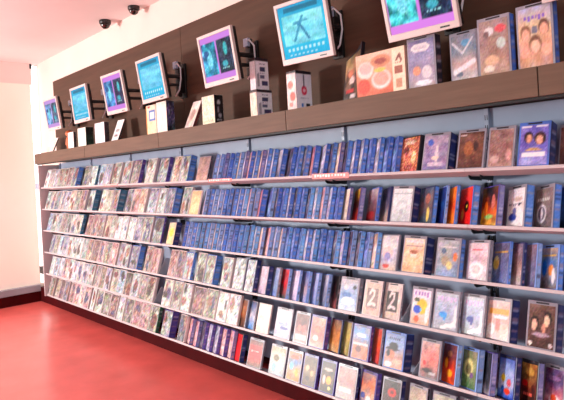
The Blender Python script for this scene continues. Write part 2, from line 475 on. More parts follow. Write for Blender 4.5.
add(R, 485.5, 513, 514.5, [(176, 148, 140), (146, 116, 112), (158, 130, 124)], 'grey-brown', 'grey', 'grey', 'with pinkish grey-brown cover and thin red title rule', keeper=True, blobs=[(.85, .3, .12, .16, (200, 160, 156)), (.25, .2, .2, .1, (196, 170, 164))], bars=[(.05, .95, .78, .81, (120, 70, 70))])
add(R, 516, 548.5, 556.5, [(176, 176, 214), (120, 112, 184), (132, 124, 192)], 'violet-blue', 'navy', 'blue', 'with violet-blue cover of two faces and white title', keeper=True, h=.206,
    blobs=[(.3, .70, .17, .14, (66, 50, 66)), (.72, .66, .21, .16, (76, 54, 60)), (.32, .66, .11, .11, (206, 160, 140)), (.70, .62, .13, .12, (214, 170, 150)), (.5, .38, .3, .035, (190, 160, 120))], bars=[(.1, .9, .2, .32, (226, 224, 240)), (.02, .4, .93, .98, (236, 236, 246)), (.55, .95, .93, .98, (220, 220, 240))])
add(R, 557.5, 584, 590, [(96, 70, 64), (150, 120, 110), (130, 100, 92)], 'tan-brown', 'navy', 'grey', 'with tan-brown cover at the far end from the glazed wall', keeper=True)

# ---- row 2
R = 1
G(R, 44.4, 83.5); G(R, 86, 91.7, 96.6, 'teal', names=('white',)); G(R, 98, 116, 122.5, 'teal', names=('cream', 'pale pink')); G(R, 123.7, 143.3); G(R, 146, 155); G(R, 155.7, 171.7, 178, 'blue', names=('lilac', 'pale grey', 'pale pink'))
G(R, 178.8, 187.5, names=('white',))
add(R, 188, 197.7, 198.6, [(212, 190, 150), (220, 202, 166), (196, 170, 134)], 'yellow', None, 'pale', 'with pale yellow cover beside the first bright blue spines')
FAN(R, 199.5, 254, ['azure', 'azure', 'blue', 'pale blue']); 
add(R, 254.5, 258.5, 264, [(206, 150, 150), (190, 130, 140)], 'rose', 'royal', 'blue', 'with rose cover sliver and royal blue spine')
FAN(R, 264.5, 338, ['blue', 'royal', 'blue', 'azure', 'blue', 'pale blue'])
add(R, 339, 346.5, 349.5, [(196, 184, 176), (224, 212, 196)], 'cream', 'lilac', 'violet', 'with cream cover and lilac spine')
add(R, 351, 357, 362, [(190, 60, 50), (60, 30, 40), (216, 190, 70)], 'red and yellow', 'lilac', 'violet', 'with dark red and yellow cover, lilac spine')
add(R, 365, 375, 378.3, [(120, 50, 56), (110, 90, 100), (196, 186, 190)], 'dark red', 'royal', 'blue', 'with dark red lower cover and white upper half', blobs=[(.5, .2, .4, .12, (150, 60, 64))])
add(R, 379, 387, 388.5, [(200, 176, 160), (120, 112, 130), (70, 70, 100)], 'tan and navy', None, 'navy', 'with tan and navy cover beside the plain silver one')
add(R, 389, 410.6, 417, [(178, 186, 190), (206, 212, 214), (222, 226, 226)], 'silver', 'navy', 'grey', 'with plain silver-white cover and faint round emblem', noise=.15, speck=7, blobs=[(.5, .42, .3, .24, (190, 198, 202)), (.5, .42, .22, .17, (208, 214, 216)), (.5, .3, .1, .08, (170, 178, 184))], bars=[(.05, .95, .83, .87, (176, 184, 190))], keeper=True)
add(R, 417.5, 431, 435.5, [(84, 110, 130), (140, 112, 106), (96, 110, 130)], 'brown and teal', 'blue', 'navy', 'with brown and teal cover showing a yellow flash', blobs=[(.7, .25, .12, .2, (214, 196, 120)), (.6, .7, .2, .15, (170, 120, 110))], seed=5)
add(R, 436, 443.5, 446.3, [(30, 50, 100), (50, 90, 150), (30, 60, 120)], 'deep blue', 'pale blue', 'sky', 'with deep blue cover and pale blue spine')
add(R, 447, 454, 457, [(226, 150, 70), (206, 90, 60), (226, 150, 70)], 'orange', 'blue', 'blue', 'with narrow orange cover showing')
add(R, 457.5, 470.3, 479, [(196, 40, 44), (222, 70, 66), (226, 100, 86)], 'red', 'blue', 'blue', 'with bright red cover and dark oval mark', noise=.2, blobs=[(.6, .5, .18, .14, (52, 24, 30)), (.3, .3, .12, .16, (236, 150, 90)), (.62, .5, .06, .04, (230, 190, 80))])
add(R, 479.5, 496, 502, [(240, 220, 110), (236, 120, 50), (80, 44, 50), (50, 44, 56)], 'flame', 'lilac', 'violet', 'with flame orange and yellow cover, black above', noise=.35, blobs=[(.3, .45, .12, .2, (236, 130, 60)), (.75, .6, .12, .2, (190, 120, 110)), (.5, .24, .3, .06, (150, 190, 120))])
add(R, 505, 523.5, 532, [(216, 212, 216), (222, 216, 214), (214, 214, 220)], 'white', 'blue', 'grey', 'with white cover, dark title and blue sketch', noise=.3, blobs=[(.35, .25, .24, .1, (76, 90, 160)), (.45, .4, .12, .1, (110, 110, 150)), (.6, .72, .3, .06, (196, 176, 170))], text=[(.54, .08, .1, .9, (60, 60, 90), 7)], keeper=True)
add(R, 533, 552, 560, [(120, 112, 116), (136, 124, 124), (150, 134, 132)], 'grey oval', 'blue', 'grey', 'with grey cover bearing a white oval', noise=.25, blobs=[(.4, .36, .28, .24, (220, 220, 226)), (.4, .36, .22, .18, (120, 114, 126)), (.4, .36, .08, .15, (210, 206, 214))], text=[(.68, .07, .12, .88, (220, 216, 214), 7)], keeper=True)
add(R, 561, 578, 584, [(40, 44, 60), (96, 130, 176), (50, 90, 160)], 'black and blue', 'blue', 'blue', 'with black and blue cover at the far end from the glazed wall')

# ---- row 3
R = 2
G(R, 46, 79.8, 82.8, 'teal'); G(R, 84.5, 101.5, names=('rose', 'pale pink')); G(R, 103, 113); G(R, 113.3, 125, names=('white', 'lilac')); G(R, 125.5, 140); G(R, 140.2, 148.8, names=('cream',)); G(R, 149.5, 160, 164.6, 'violet', names=('pale grey', 'beige'))
add(R, 165.5, 172.6, 178, [(206, 192, 160), (212, 194, 146), (196, 180, 168)], 'yellow-centred', 'navy', 'navy', 'with yellow-centred cream cover and navy spine', blobs=[(.5, .55, .3, .2, (232, 200, 96))])
FAN(R, 178.8, 254, ['blue', 'azure', 'azure', 'blue', 'royal', 'pale blue'])
add(R, 254.5, 259, 262, [(206, 170, 160), (226, 200, 190)], 'pink-sided', 'pale blue', 'sky', 'with pink cover sliver and pale blue spine')
FAN(R, 262.5, 376.5, ['blue', 'azure', 'blue', 'azure', 'pale blue', 'azure'])
add(R, 378, 395.5, 397, [(190, 170, 150), (170, 176, 206), (214, 210, 214), (196, 190, 190)], 'pale blue portrait', None, 'grey', 'with pale blue and white cover, pink circle', blobs=[(.45, .5, .3, .2, (226, 190, 186)), (.45, .4, .2, .12, (150, 150, 190)), (.4, .12, .2, .06, (190, 80, 70))])
add(R, 400, 423, 432, [(206, 170, 134), (226, 190, 160), (216, 196, 184)], 'peach', 'navy', 'grey', 'with peach cover of a pale figure, navy spine', blobs=[(.5, .5, .17, .12, (238, 214, 200)), (.5, .3, .28, .14, (232, 196, 160)), (.5, .6, .2, .06, (170, 120, 96))], bars=[(.06, .94, .86, .96, (214, 206, 208)), (.1, .9, .76, .79, (170, 150, 150))], keeper=True)
add(R, 433.5, 458, 464, [(130, 160, 206), (156, 160, 160), (182, 180, 182)], 'grey-blue', 'blue', 'grey', 'with grey-blue cover, orange figure at its edge', blobs=[(.85, .55, .1, .12, (226, 130, 84)), (.4, .42, .2, .14, (170, 160, 140)), (.6, .3, .14, .12, (206, 200, 150)), (.3, .7, .12, .08, (110, 130, 150))], bars=[(.15, .85, .78, .84, (206, 204, 206))], keeper=True)
add(R, 465, 487, 490.6, [(206, 200, 204), (196, 176, 184), (222, 200, 204)], 'pink circle', 'grey', 'grey', 'with pale pink cover and large white circle', noise=.25, blobs=[(.45, .28, .36, .22, (232, 228, 228)), (.45, .28, .24, .12, (206, 198, 198))], bars=[(.2, .7, .78, .82, (206, 100, 110))], keeper=True)
add(R, 491, 507.5, 509.3, [(124, 140, 186), (116, 120, 150), (130, 128, 150)], 'slate blue', 'blue', 'blue', 'with slate blue cover and yellow figure', blobs=[(.2, .5, .2, .16, (226, 190, 110)), (.22, .62, .1, .06, (240, 220, 170))], bars=[(.1, .9, .77, .81, (206, 170, 80))])
add(R, 509.8, 521, 524.5, [(206, 196, 190), (150, 120, 116), (120, 112, 140)], 'brown and white', 'navy', 'navy', 'with brown and white cover between slate blue neighbours')
add(R, 525, 535, 540, [(120, 124, 150), (130, 130, 160), (160, 130, 140)], 'dim grey-blue', 'pale blue', 'sky', 'with dim grey-blue cover and pale blue spine')
add(R, 540.5, 557, 562.6, [(120, 100, 90), (170, 170, 190), (96, 140, 200), (190, 170, 150)], 'blue and brown', 'blue', 'sky', 'with blue, white and brown cover showing an orange patch', blobs=[(.65, .45, .16, .14, (226, 150, 96)), (.25, .5, .14, .2, (50, 120, 196)), (.8, .3, .1, .2, (226, 226, 232))], bars=[(.1, .9, .78, .82, (196, 170, 90))], keeper=True)
add(R, 563, 580, 586, [(60, 80, 140), (150, 150, 170), (60, 90, 160)], 'blue end', 'blue', 'blue', 'with mixed blue cover at the far end from the glazed wall')

# ---- row 4
R = 3
G(R, 48.5, 90.5); G(R, 91, 114.5, names=('pale pink', 'rose', 'cream')); G(R, 116, 126.6, names=('lilac', 'pale blue', 'pale grey')); G(R, 128, 136.2, 141.3, 'blue', names=('lilac',)); G(R, 142.4, 156.8, names=('peach', 'rose'))
G(R, 166.5, 189.8, 192.3, 'blue', names=('pale pink', 'rose', 'white')); G(R, 193, 212, 218, 'blue', names=('peach', 'cream')); G(R, 219, 229, names=('beige', 'pale grey')); G(R, 230.5, 242.2, names=('white', 'cream'), shell='grey'); G(R, 243, 252.3, 256.4, 'navy', names=('white', 'lilac'))
add(R, 257, 265, 269.7, [(190, 180, 196), (206, 196, 204)], 'pale lilac', 'navy', 'navy', 'with pale lilac cover and broad navy spine')
add(R, 270.2, 276, 278.3, [(120, 150, 200), (190, 196, 214)], 'misty blue', 'grey', 'grey', 'with misty blue cover and grey spine')
for (xa, xb, xc, pal, nm, ht) in [(278.8, 285.5, 288.3, [(70, 130, 130), (222, 60, 72), (214, 110, 116)], 'scarlet', 'with scarlet and white cover, round-backed'),
        (289, 296, 298.6, [(196, 190, 216), (216, 206, 222)], 'white-lilac', 'with white-lilac cover, beside the scarlet one'),
        (299.2, 305.5, 308.3, [(150, 170, 216), (196, 170, 170), (110, 130, 190)], 'blue and coral', 'with blue cover and coral patch'),
        (309, 315, 318, [(140, 160, 206), (190, 196, 220)], 'powder blue', 'with powder blue cover and blue spine'),
        (318.6, 325, 328.3, [(130, 140, 166), (180, 184, 196)], 'grey-steel', 'with steel grey cover and blue spine')]:
    add(R, xa, xb, xc, pal, nm, 'pale blue', 'sky', ht)
add(R, 329.3, 335.5, 336.2, [(196, 110, 110), (60, 54, 56), (40, 40, 44)], 'black', 'dark', 'dark', 'with black cover and pink lower patch')
add(R, 337, 356, 359.7, [(176, 196, 222), (130, 164, 204), (196, 186, 186)], 'sea blue', 'grey', 'grey', 'with sea blue and white cover, small dark disc', keeper=True, blobs=[(.5, .3, .4, .12, (216, 226, 236)), (.3, .74, .14, .08, (222, 206, 206)), (.82, .76, .12, .06, (70, 66, 76)), (.4, .5, .3, .08, (90, 130, 180))], noise=.25)
two = [[(.32, .66), (.42, .78), (.6, .76), (.62, .62), (.45, .45), (.28, .3), (.5, .36), (.72, .32)]]
add(R, 361, 379, 380, [(196, 172, 160), (214, 196, 184), (206, 190, 180)], 'tan two', 'grey', 'pale', 'with tan cover and big curly numeral two', keeper=True, noise=.2, bars=[(.12, .88, .22, .84, (150, 136, 132))], lines=[(two[0], .05, (226, 214, 206))], text=[(.14, .05, .2, .8, (206, 120, 110), 6)])
add(R, 381.5, 398.8, 399.8, [(190, 172, 164), (206, 196, 190), (200, 190, 186)], 'dark two', 'grey', 'pale', 'with dark framed picture and big curly numeral two', keeper=True, noise=.2, bars=[(.12, .88, .2, .84, (74, 66, 66))], lines=[(two[0], .05, (206, 196, 196))], text=[(.13, .05, .25, .75, (226, 180, 130), 6)])
add(R, 408.5, 429.5, 430.5, [(214, 170, 140), (226, 222, 226), (220, 206, 226)], 'white and yellow', None, 'grey', 'with white cover, yellow sun and blue blob', noise=.15, keeper=True,
    blobs=[(.55, .52, .3, .22, (226, 190, 60)), (.3, .42, .22, .12, (40, 96, 200)), (.5, .42, .06, .05, (120, 190, 230)), (.3, .14, .14, .1, (226, 110, 70)), (.85, .3, .1, .25, (232, 226, 226)), (.25, .7, .16, .06, (96, 110, 90))], text=[(.8, .13, .1, .95, (170, 140, 190), 5)])
for (xa, xb, xc, fig, nm, ht) in [(431.3, 457, 459, (80, 160, 226), 'pale blue bird', 'with pale grey cover and small sky blue figure'), (460, 482.6, 483.6, (40, 60, 150), 'navy bird', 'with pale grey cover and small navy figure')]:
    add(R, xa, xb, xc, [(170, 176, 180), (166, 178, 200), (196, 206, 214)], nm, 'grey', 'grey', ht, noise=.2, keeper=True,
        blobs=[(.38, .4, .18, .08, fig), (.45, .36, .08, .12, fig), (.75, .12, .28, .05, (240, 240, 240)), (.93, .4, .06, .3, (226, 230, 236))], lines=[([(.35, .04), (.8, .14), (.97, .3)], .05, (240, 240, 240))], text=[(.76, .14, .1, .95, (206, 190, 224), 6)])
add(R, 484.5, 509, 517, [(206, 196, 190), (214, 170, 160), (206, 190, 186)], 'orange-banded', 'navy', 'grey', 'with orange band across white and pink cover', keeper=True, noise=.3, bars=[(.08, .95, .66, .8, (226, 166, 80)), (.04, .96, .86, .97, (216, 190, 186))], blobs=[(.55, .73, .2, .04, (240, 200, 120)), (.2, .25, .16, .16, (232, 226, 222)), (.5, .4, .12, .2, (206, 140, 130)), (.6, .58, .35, .05, (226, 220, 226))])
add(R, 524.5, 555, 563, [(96, 70, 66), (110, 86, 80), (134, 110, 102)], 'brown portrait', 'navy', 'grey', 'with dark brown cover and two pale faces', keeper=True, noise=.2, h=.208,
    blobs=[(.24, .56, .16, .17, (50, 36, 36)), (.22, .52, .11, .14, (226, 186, 166)), (.73, .69, .16, .16, (50, 36, 36)), (.7, .64, .11, .14, (232, 200, 176)), (.6, .46, .08, .12, (206, 160, 140)), (.5, .3, .34, .05, (170, 150, 160)), (.1, .08, .08, .05, (220, 214, 210)), (.88, .08, .08, .05, (200, 190, 190))], text=[(.28, .05, .25, .85, (190, 176, 190), 6)])

# ---- row 5
R = 4
G(R, 48.5, 91.5, pool=PALES + DULLS[:2]); G(R, 92.7, 108); G(R, 109, 152, pool=PALES + DULLS[1:2]); G(R, 160, 169.3, names=('white', 'cream')); G(R, 169.8, 188.3, names=('pale pink', 'white', 'beige')); G(R, 190, 214, pool=DULLS, names=('beige', 'cream', 'rose'))
G(R, 214.5, 236.5, names=('cream', 'white', 'peach'))
add(R, 237, 244, 245, [(70, 54, 52), (196, 130, 80), (150, 130, 120)], 'dark and orange', None, 'grey', 'with dark brown cover and orange top patch')
add(R, 245.3, 252.8, 254, [(96, 150, 214), (222, 220, 226), (90, 100, 130)], 'blue and white', 'grey', 'grey', 'with blue and white cover beside a cream one')
add(R, 254.8, 267.5, 268.8, [(214, 204, 176), (232, 224, 206), (226, 216, 204)], 'cream', None, 'pale', 'with tall cream cover and faint gold drawing', noise=.3)
add(R, 270, 289, 291, [(150, 160, 186), (222, 226, 236), (206, 200, 196)], 'white swirl', None, 'grey', 'with white cover and grey-blue swirls', keeper=True, noise=.25, blobs=[(.5, .5, .36, .1, (150, 166, 206)), (.4, .62, .3, .08, (240, 240, 244)), (.6, .34, .3, .06, (96, 110, 160))])
add(R, 292, 306.5, 307, [(206, 196, 190), (110, 50, 50), (120, 96, 90)], 'dark red', None, 'grey', 'with dark red picture in a grey frame', keeper=True, bars=[(.1, .9, .08, .28, (200, 190, 186))], blobs=[(.35, .5, .15, .12, (200, 130, 120)), (.65, .5, .15, .12, (180, 110, 100))])
add(R, 307.6, 323, 327, [(206, 186, 170), (180, 84, 70), (190, 160, 150)], 'brick red', 'violet', 'violet', 'with brick red and tan cover, violet spine', blobs=[(.5, .6, .25, .12, (210, 120, 90)), (.4, .3, .2, .1, (226, 206, 190))], keeper=True)
add(R, 328, 338, 338.8, [(206, 180, 140), (200, 140, 80), (130, 110, 110)], 'amber', None, 'navy', 'with amber and tan cover beside the violet spine')
add(R, 339.3, 348, 349, [(170, 160, 120), (206, 196, 130), (170, 164, 130)], 'olive yellow', None, 'grey', 'with olive yellow cover')
add(R, 349.5, 367.5, 370, [(190, 110, 70), (206, 130, 80), (110, 160, 222), (140, 176, 224)], 'orange and sky', 'violet', 'violet', 'with sky blue upper and orange lower cover', keeper=True, noise=.3, blobs=[(.5, .74, .3, .06, (226, 232, 240)), (.4, .3, .2, .1, (120, 70, 60))], bars=[(.02, .98, .44, .49, (206, 200, 196))])
add(R, 370.8, 378.6, 380, [(196, 90, 100), (226, 110, 70), (214, 130, 120)], 'coral', 'grey', 'grey', 'with coral and orange cover')
add(R, 381.5, 402.5, 410.5, [(206, 170, 150), (186, 150, 140), (150, 180, 214), (130, 150, 190)], 'hatted face', 'navy', 'blue', 'with tan face under a dark hat, pale sky', keeper=True, noise=.15,
    blobs=[(.4, .56, .36, .05, (60, 50, 56)), (.45, .66, .24, .1, (56, 48, 54)), (.34, .4, .22, .13, (196, 140, 116)), (.2, .42, .1, .1, (50, 40, 40)), (.7, .2, .25, .09, (232, 180, 160)), (.25, .1, .2, .08, (226, 226, 232))], text=[(.82, .09, .2, .8, (50, 56, 90), 6)])
add(R, 417.5, 438, 439.3, [(110, 106, 110), (226, 130, 120), (206, 180, 176)], 'salmon', None, 'grey', 'with salmon pink cover fading to grey', keeper=True, noise=.3, blobs=[(.2, .4, .08, .07, (220, 40, 60)), (.4, .2, .3, .06, (70, 60, 66)), (.7, .13, .2, .05, (190, 190, 190))])
add(R, 440.5, 454.5, 459, [(226, 110, 40), (206, 70, 30), (110, 60, 70), (100, 80, 100)], 'fiery', 'pale blue', 'sky', 'with fiery orange and dark cover', blobs=[(.3, .5, .12, .14, (240, 160, 60)), (.6, .26, .2, .1, (240, 170, 60)), (.5, .75, .2, .08, (150, 110, 90))])
add(R, 460, 475.5, 481.8, [(90, 130, 90), (150, 160, 120), (150, 150, 130)], 'green oval', 'pale blue', 'sky', 'with green cover and cream oval', keeper=True, noise=.3, blobs=[(.45, .55, .34, .24, (206, 206, 150)), (.45, .5, .2, .14, (130, 130, 100)), (.7, .35, .12, .08, (130, 100, 150))])
add(R, 482.2, 489.3, 495, [(190, 186, 190), (40, 40, 46), (30, 30, 50)], 'black', 'lilac', 'violet', 'with black cover and lilac spine')
add(R, 496.5, 513.5, 519, [(60, 100, 190), (196, 206, 226), (170, 190, 226), (90, 110, 180)], 'blue with red and yellow', 'navy', 'navy', 'with pale blue cover, red and yellow figures', keeper=True, noise=.25, blobs=[(.6, .18, .2, .08, (226, 90, 50)), (.3, .5, .14, .1, (222, 200, 80)), (.7, .4, .14, .1, (206, 110, 120)), (.3, .2, .1, .1, (60, 120, 200))])
add(R, 519.8, 536, 542, [(60, 40, 36), (110, 50, 44), (150, 120, 80), (190, 150, 90)], 'dark gold', 'lilac', 'dark', 'with dark brown cover, gold top and red lettering', noise=.3, blobs=[(.55, .8, .3, .1, (196, 160, 96)), (.25, .5, .2, .08, (190, 50, 50))], text=[(.2, .06, .2, .8, (206, 110, 100), 5)], keeper=True)
add(R, 542.5, 563, 569, [(196, 60, 70), (206, 150, 160), (96, 84, 130), (90, 80, 120)], 'purple and red', 'violet', 'grey', 'with purple cover and red and white picture', keeper=True, blobs=[(.55, .25, .3, .14, (226, 214, 220)), (.5, .3, .16, .1, (200, 90, 60)), (.5, .78, .36, .06, (150, 120, 160))])

# ---- row 6
R = 5
G(R, 46, 52.3, names=('pale pink', 'beige')); G(R, 54, 66, pool=PALES + DULLS); G(R, 67.5, 87.3, names=('rose', 'beige', 'pale pink')); G(R, 89, 92.5); G(R, 93.5, 114.5, pool=DULLS); G(R, 115.6, 121.5, names=('white',)); G(R, 122.5, 155.3, 158.5, 'green', names=('pale pink', 'rose', 'beige'))
G(R, 160, 168.5, 175, 'violet', names=('white', 'cream')); G(R, 176, 183.3, pool=DULLS, names=('grey',))
FAN(R, 184, 231.5, ['violet', 'violet', 'lilac'], pitch=.088, yawd=20, covers=('pink', 'pale', 'dark'))
add(R, 232.3, 238.8, 243.5, [(206, 40, 60), (216, 50, 64), (190, 40, 60)], 'crimson', 'navy', 'dark', 'with plain crimson cover and dark navy spine', noise=.15)
add(R, 245.5, 260, 261.8, [(110, 110, 96), (206, 80, 80), (200, 110, 104), (120, 104, 104)], 'red square', None, 'grey', 'with red square picture in a grey-olive frame', keeper=True, noise=.2, bars=[(.1, .9, .36, .78, (204, 84, 84))], text=[(.55, .06, .2, .8, (232, 190, 186), 5)])
add(R, 263, 283, 284, [(150, 176, 190), (206, 210, 190), (170, 164, 140)], 'white-green', None, 'grey', 'with white-green misty cover', keeper=True, blobs=[(.3, .25, .16, .16, (150, 190, 216)), (.7, .35, .16, .25, (226, 226, 214)), (.4, .6, .2, .12, (130, 124, 96))])
add(R, 284.6, 299, 299.8, [(196, 150, 70), (216, 170, 120), (90, 130, 190), (190, 130, 90)], 'orange and blue', None, 'grey', 'with orange, white and blue picture', keeper=True, blobs=[(.3, .5, .16, .14, (120, 180, 230)), (.75, .3, .12, .14, (240, 176, 60)), (.5, .82, .3, .07, (206, 110, 70))])
add(R, 300.2, 314.5, 317, [(90, 80, 70), (150, 130, 100), (110, 96, 80)], 'dark tan', 'violet', 'violet', 'with dark tan patchwork cover, violet spine', blobs=[(.3, .6, .14, .1, (206, 190, 150)), (.7, .45, .14, .1, (196, 170, 130)), (.4, .25, .16, .08, (70, 60, 56))], keeper=True)
add(R, 317.8, 333, 333.8, [(60, 50, 40), (110, 90, 60), (70, 60, 56)], 'black and gold', None, 'violet', 'with black and gold cover', keeper=True, blobs=[(.6, .4, .2, .14, (222, 180, 80)), (.25, .4, .1, .16, (206, 200, 190)), (.5, .75, .34, .05, (196, 190, 180)), (.7, .15, .1, .06, (240, 226, 150))])
add(R, 334.3, 354, 357, [(196, 190, 186), (180, 170, 166), (186, 140, 136), (170, 150, 150)], 'grey-rose', 'navy', 'grey', 'with grey-rose cover and white caption block', keeper=True, noise=.3, bars=[(.12, .8, .2, .34, (224, 216, 210))])
add(R, 358, 373.5, 378, [(70, 80, 140), (214, 190, 170), (216, 120, 70), (170, 140, 140)], 'orange and navy', 'violet', 'violet', 'with orange upper and navy lower cover', blobs=[(.2, .3, .16, .1, (50, 70, 150)), (.6, .2, .2, .12, (226, 220, 214))], keeper=True)
add(R, 379, 398, 404, [(80, 76, 70), (110, 90, 84), (96, 90, 90)], 'dark with red flower', 'navy', 'grey', 'with dark grey cover and red flower shape', keeper=True, blobs=[(.55, .66, .26, .13, (206, 70, 50)), (.55, .66, .12, .06, (130, 50, 44))])
add(R, 406, 424, 426, [(176, 164, 146), (190, 180, 160), (170, 160, 150)], 'beige', 'dark', 'grey', 'with mottled beige cover on the bottom row', keeper=True)
add(R, 429, 452.5, 454, [(196, 204, 176), (206, 210, 186), (190, 186, 170)], 'pale green', 'dark', 'grey', 'with pale green cover, bottom row', keeper=True)
add(R, 456, 477, 480, [(190, 180, 156), (206, 196, 176), (170, 160, 150)], 'sandy', 'dark', 'grey', 'with sandy cover, last on the bottom row', keeper=True)

# ---- place them, keeping neighbours apart
ORD = ['', 'first', 'second', 'third', 'fourth', 'fifth', 'sixth', 'seventh', 'eighth', 'ninth', 'tenth', 'eleventh', 'twelfth', 'thirteenth', 'fourteenth', 'fifteenth', 'sixteenth', 'seventeenth',
       'eighteenth', 'nineteenth', 'twentieth', 'twenty-first', 'twenty-second', 'twenty-third', 'twenty-fourth', 'twenty-fifth', 'twenty-sixth', 'twenty-seventh']
for r in range(6):
    row = sorted([i for i in items if i['row'] == r], key=lambda i: i['Xr'])
    for a, b in zip(row, row[1:]):
        D = b['Xr'] - a['Xr']
        if b['yaw'] > .02:
            lim = D * math.tan(b['yaw']) / (math.cos(a['yaw']) + math.sin(a['yaw']) * math.tan(b['yaw'])) - .0035
        else:
            lim = (D - b['w'] - .003) / math.sin(a['yaw']) if a['yaw'] > .02 else .09
        a['t'] = max(.007, min(a['t'], lim))
    for a in row:
        a['t'] = min(a['t'], (PLD - .004 - D0 - a['w'] * math.sin(a['yaw'])) / math.cos(a['yaw']))
    heroes = [k for k, i in enumerate(row) if i['hero']]
    for k, i in enumerate(row):
        y = i['yaw']
        f = row_frame(r, i['Xr'], D0, y)
        f = f @ Matrix.Translation((-i['w'] / 2, i['t'] / 2, 0))
        f.translation = f.translation
        o = make_case(f, i['w'], i['t'], i['h'], i['cover'], i['spine'], i['shell'], i['keeper'])
        if i['hero']:
            lab = 'video case %s, %s' % (i['hero'], ROWNAME[r])
            if len(lab.split()) > 16: lab = 'video case %s' % i['hero']
        else:
            h = min(heroes, key=lambda q: abs(q - k)); d = abs(h - k)
            look = i['name'] + (' video case' if i['name'].endswith('spined') else '-covered video case')
            if k + 1 <= d: lab = '%s, %s from the glazed wall end of the %s' % (look, ORD[k + 1], ROWNAME[r])
            else: lab = '%s, %s from the %s case %s glazed wall, %s' % (look, ORD[d], row[h]['name'], 'toward' if k < h else 'away from', ROWNAME[r])
        tag(o, lab, 'video case', 'video cases on the %s' % ROWNAME[r])
print('CASES', len(items), [sum(1 for i in items if i['row'] == r) for r in range(6)])

# leaning clear dividers in the gaps
for (row, px, lean, lab) in [(3, 399.6, 24, 'clear acrylic divider leaning in the gap beside the dark framed numeral case, fourth shelf'),
                             (4, 410.8, 26, 'clear acrylic divider leaning in the gap beside the hatted face case, fifth shelf'),
                             (3, 157.6, 26, 'small clear divider leaning in a gap among pale covers, fourth shelf'),
                             (4, 153.0, 26, 'small clear divider leaning in a gap among pale covers, fifth shelf')]:
    X = X_at(row, px) + .004
    o = MB().box(-.0012, .0012, 0, .085, 0, .165, .0005).build('shelf_divider', M['clear'])
    f = row_frame(row, X, D0 + .002, 0) @ Matrix.Rotation(math.radians(lean), 4, 'Y')
    f.translation += NV * .001
    o.matrix_world = f
    tag(o, lab, 'divider', 'leaning shelf dividers')

# pink category signs clipped on the top shelf's front edge
for (xa, xb, lab, z0, z1) in [(209, 233, 'small salmon pink category sign on the top shelf edge below royal blue spines', -.014, .010), (313.5, 350, 'longer salmon pink category sign with white lettering on the top shelf edge', -.020, .012),
                      (105, 119, 'tiny pale pink category sign on the top shelf edge near the glazed wall', -.012, .006)]:
    Xa, Xb = X_at(0, xa), X_at(0, xb)
    im = art([(218, 112, 108), (222, 124, 118)], 3, noise=.1, speck=4, n=(40, 9), cells=(4, 3), text=[(.3, .45, .06, .94, (250, 226, 220), 11)])
    o = link('category_sign', sheet_mesh(Xb - Xa, z1 - z0, im, .002), M['sign'])
    o.location = ((Xa + Xb) / 2, YF - .0045, ROWZ[0] + z0)
    tag(o, lab, 'sign', 'category signs on the top shelf')

# ------------------------------------------------------------------ display ledge over the rack
LZ0, LZ1, LY = 1.802, 1.926, 2.32
ledge = empty('display_ledge', (0, LY, LZ0))
tag(ledge, 'long brown wooden display ledge above the rack carrying boxes and cases', 'ledge')
cuts = [-7.01, -5.51, -4.02, -2.47, -.94, .6]
for a, b_ in zip(cuts, cuts[1:]):
    MB().box(a + .0025, b_ - .0025, 0, .03, 0, LZ1 - LZ0, .001).build('front_board', M['fascia'], ledge)
MB().box(-7.0, .6, .03, .258, .02, LZ1 - LZ0 - .004).build('shelf_board', M['fascia'], ledge)
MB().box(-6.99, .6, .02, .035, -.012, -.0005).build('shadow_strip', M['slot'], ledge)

# ------------------------------------------------------------------ monitors on brackets
def P(c): return [c]
screens = []
pur = (206, 130, 226)
def poster(bg, left, right, seed, lseed=0):
    bars = [(.04, .5, .14, .84, left), (.52, .96, .14, .84, right)]
    im = art([bg, bg], seed, noise=0, speck=0, n=(44, 36))
    A = art([left, tuple(min(255, c + 40) for c in left), tuple(int(c * .6) for c in left)], seed + 1, noise=.8, n=(20, 26), speck=16, blobs=[(.5, .5, .2, .3, (120, 220, 246)), (.3, .7, .2, .1, (40, 90, 150))])
    B = art([right, tuple(int(c * .7) for c in right)], seed + 2, noise=.6, n=(20, 26), speck=14, blobs=[(.55, .7, .14, .2, (60, 190, 200)), (.4, .25, .2, .1, (60, 170, 190))], text=[(.08, .04, .2, .7, (150, 210, 220), 6)])
    im[5:31, 1:21] = A; im[5:31, 23:43] = B
    return im
def cyan(seed, fig=True):
    im = art([(24, 176, 226), (40, 206, 236), (36, 160, 210)], seed, noise=.1, speck=4, n=(44, 36))
    pic = art([(130, 226, 240), (110, 214, 236), (150, 234, 244)], seed + 1, noise=.5, n=(38, 20), speck=8,
              lines=[([(.25, .1), (.42, .6), (.52, .9)], .03, (60, 150, 190)), ([(.45, .6), (.62, .1)], .03, (50, 130, 170)), ([(.3, .7), (.6, .75)], .04, (70, 160, 196))], blobs=[(.42, .66, .06, .1, (60, 150, 196))]) if fig else art([(96, 200, 240), (120, 214, 244)], seed, noise=.5, n=(38, 20))
    im[9:29, 3:41] = pic
    im[31:34, 6:38] = im[31:34, 6:38] * .7
    for q in range(9):
        im[5:7, 5 + q * 4:7 + q * 4] = (190, 240, 246)
    for q in range(7): im[2:3, 6 + q * 4:8 + q * 4] = (170, 230, 240)
    return im
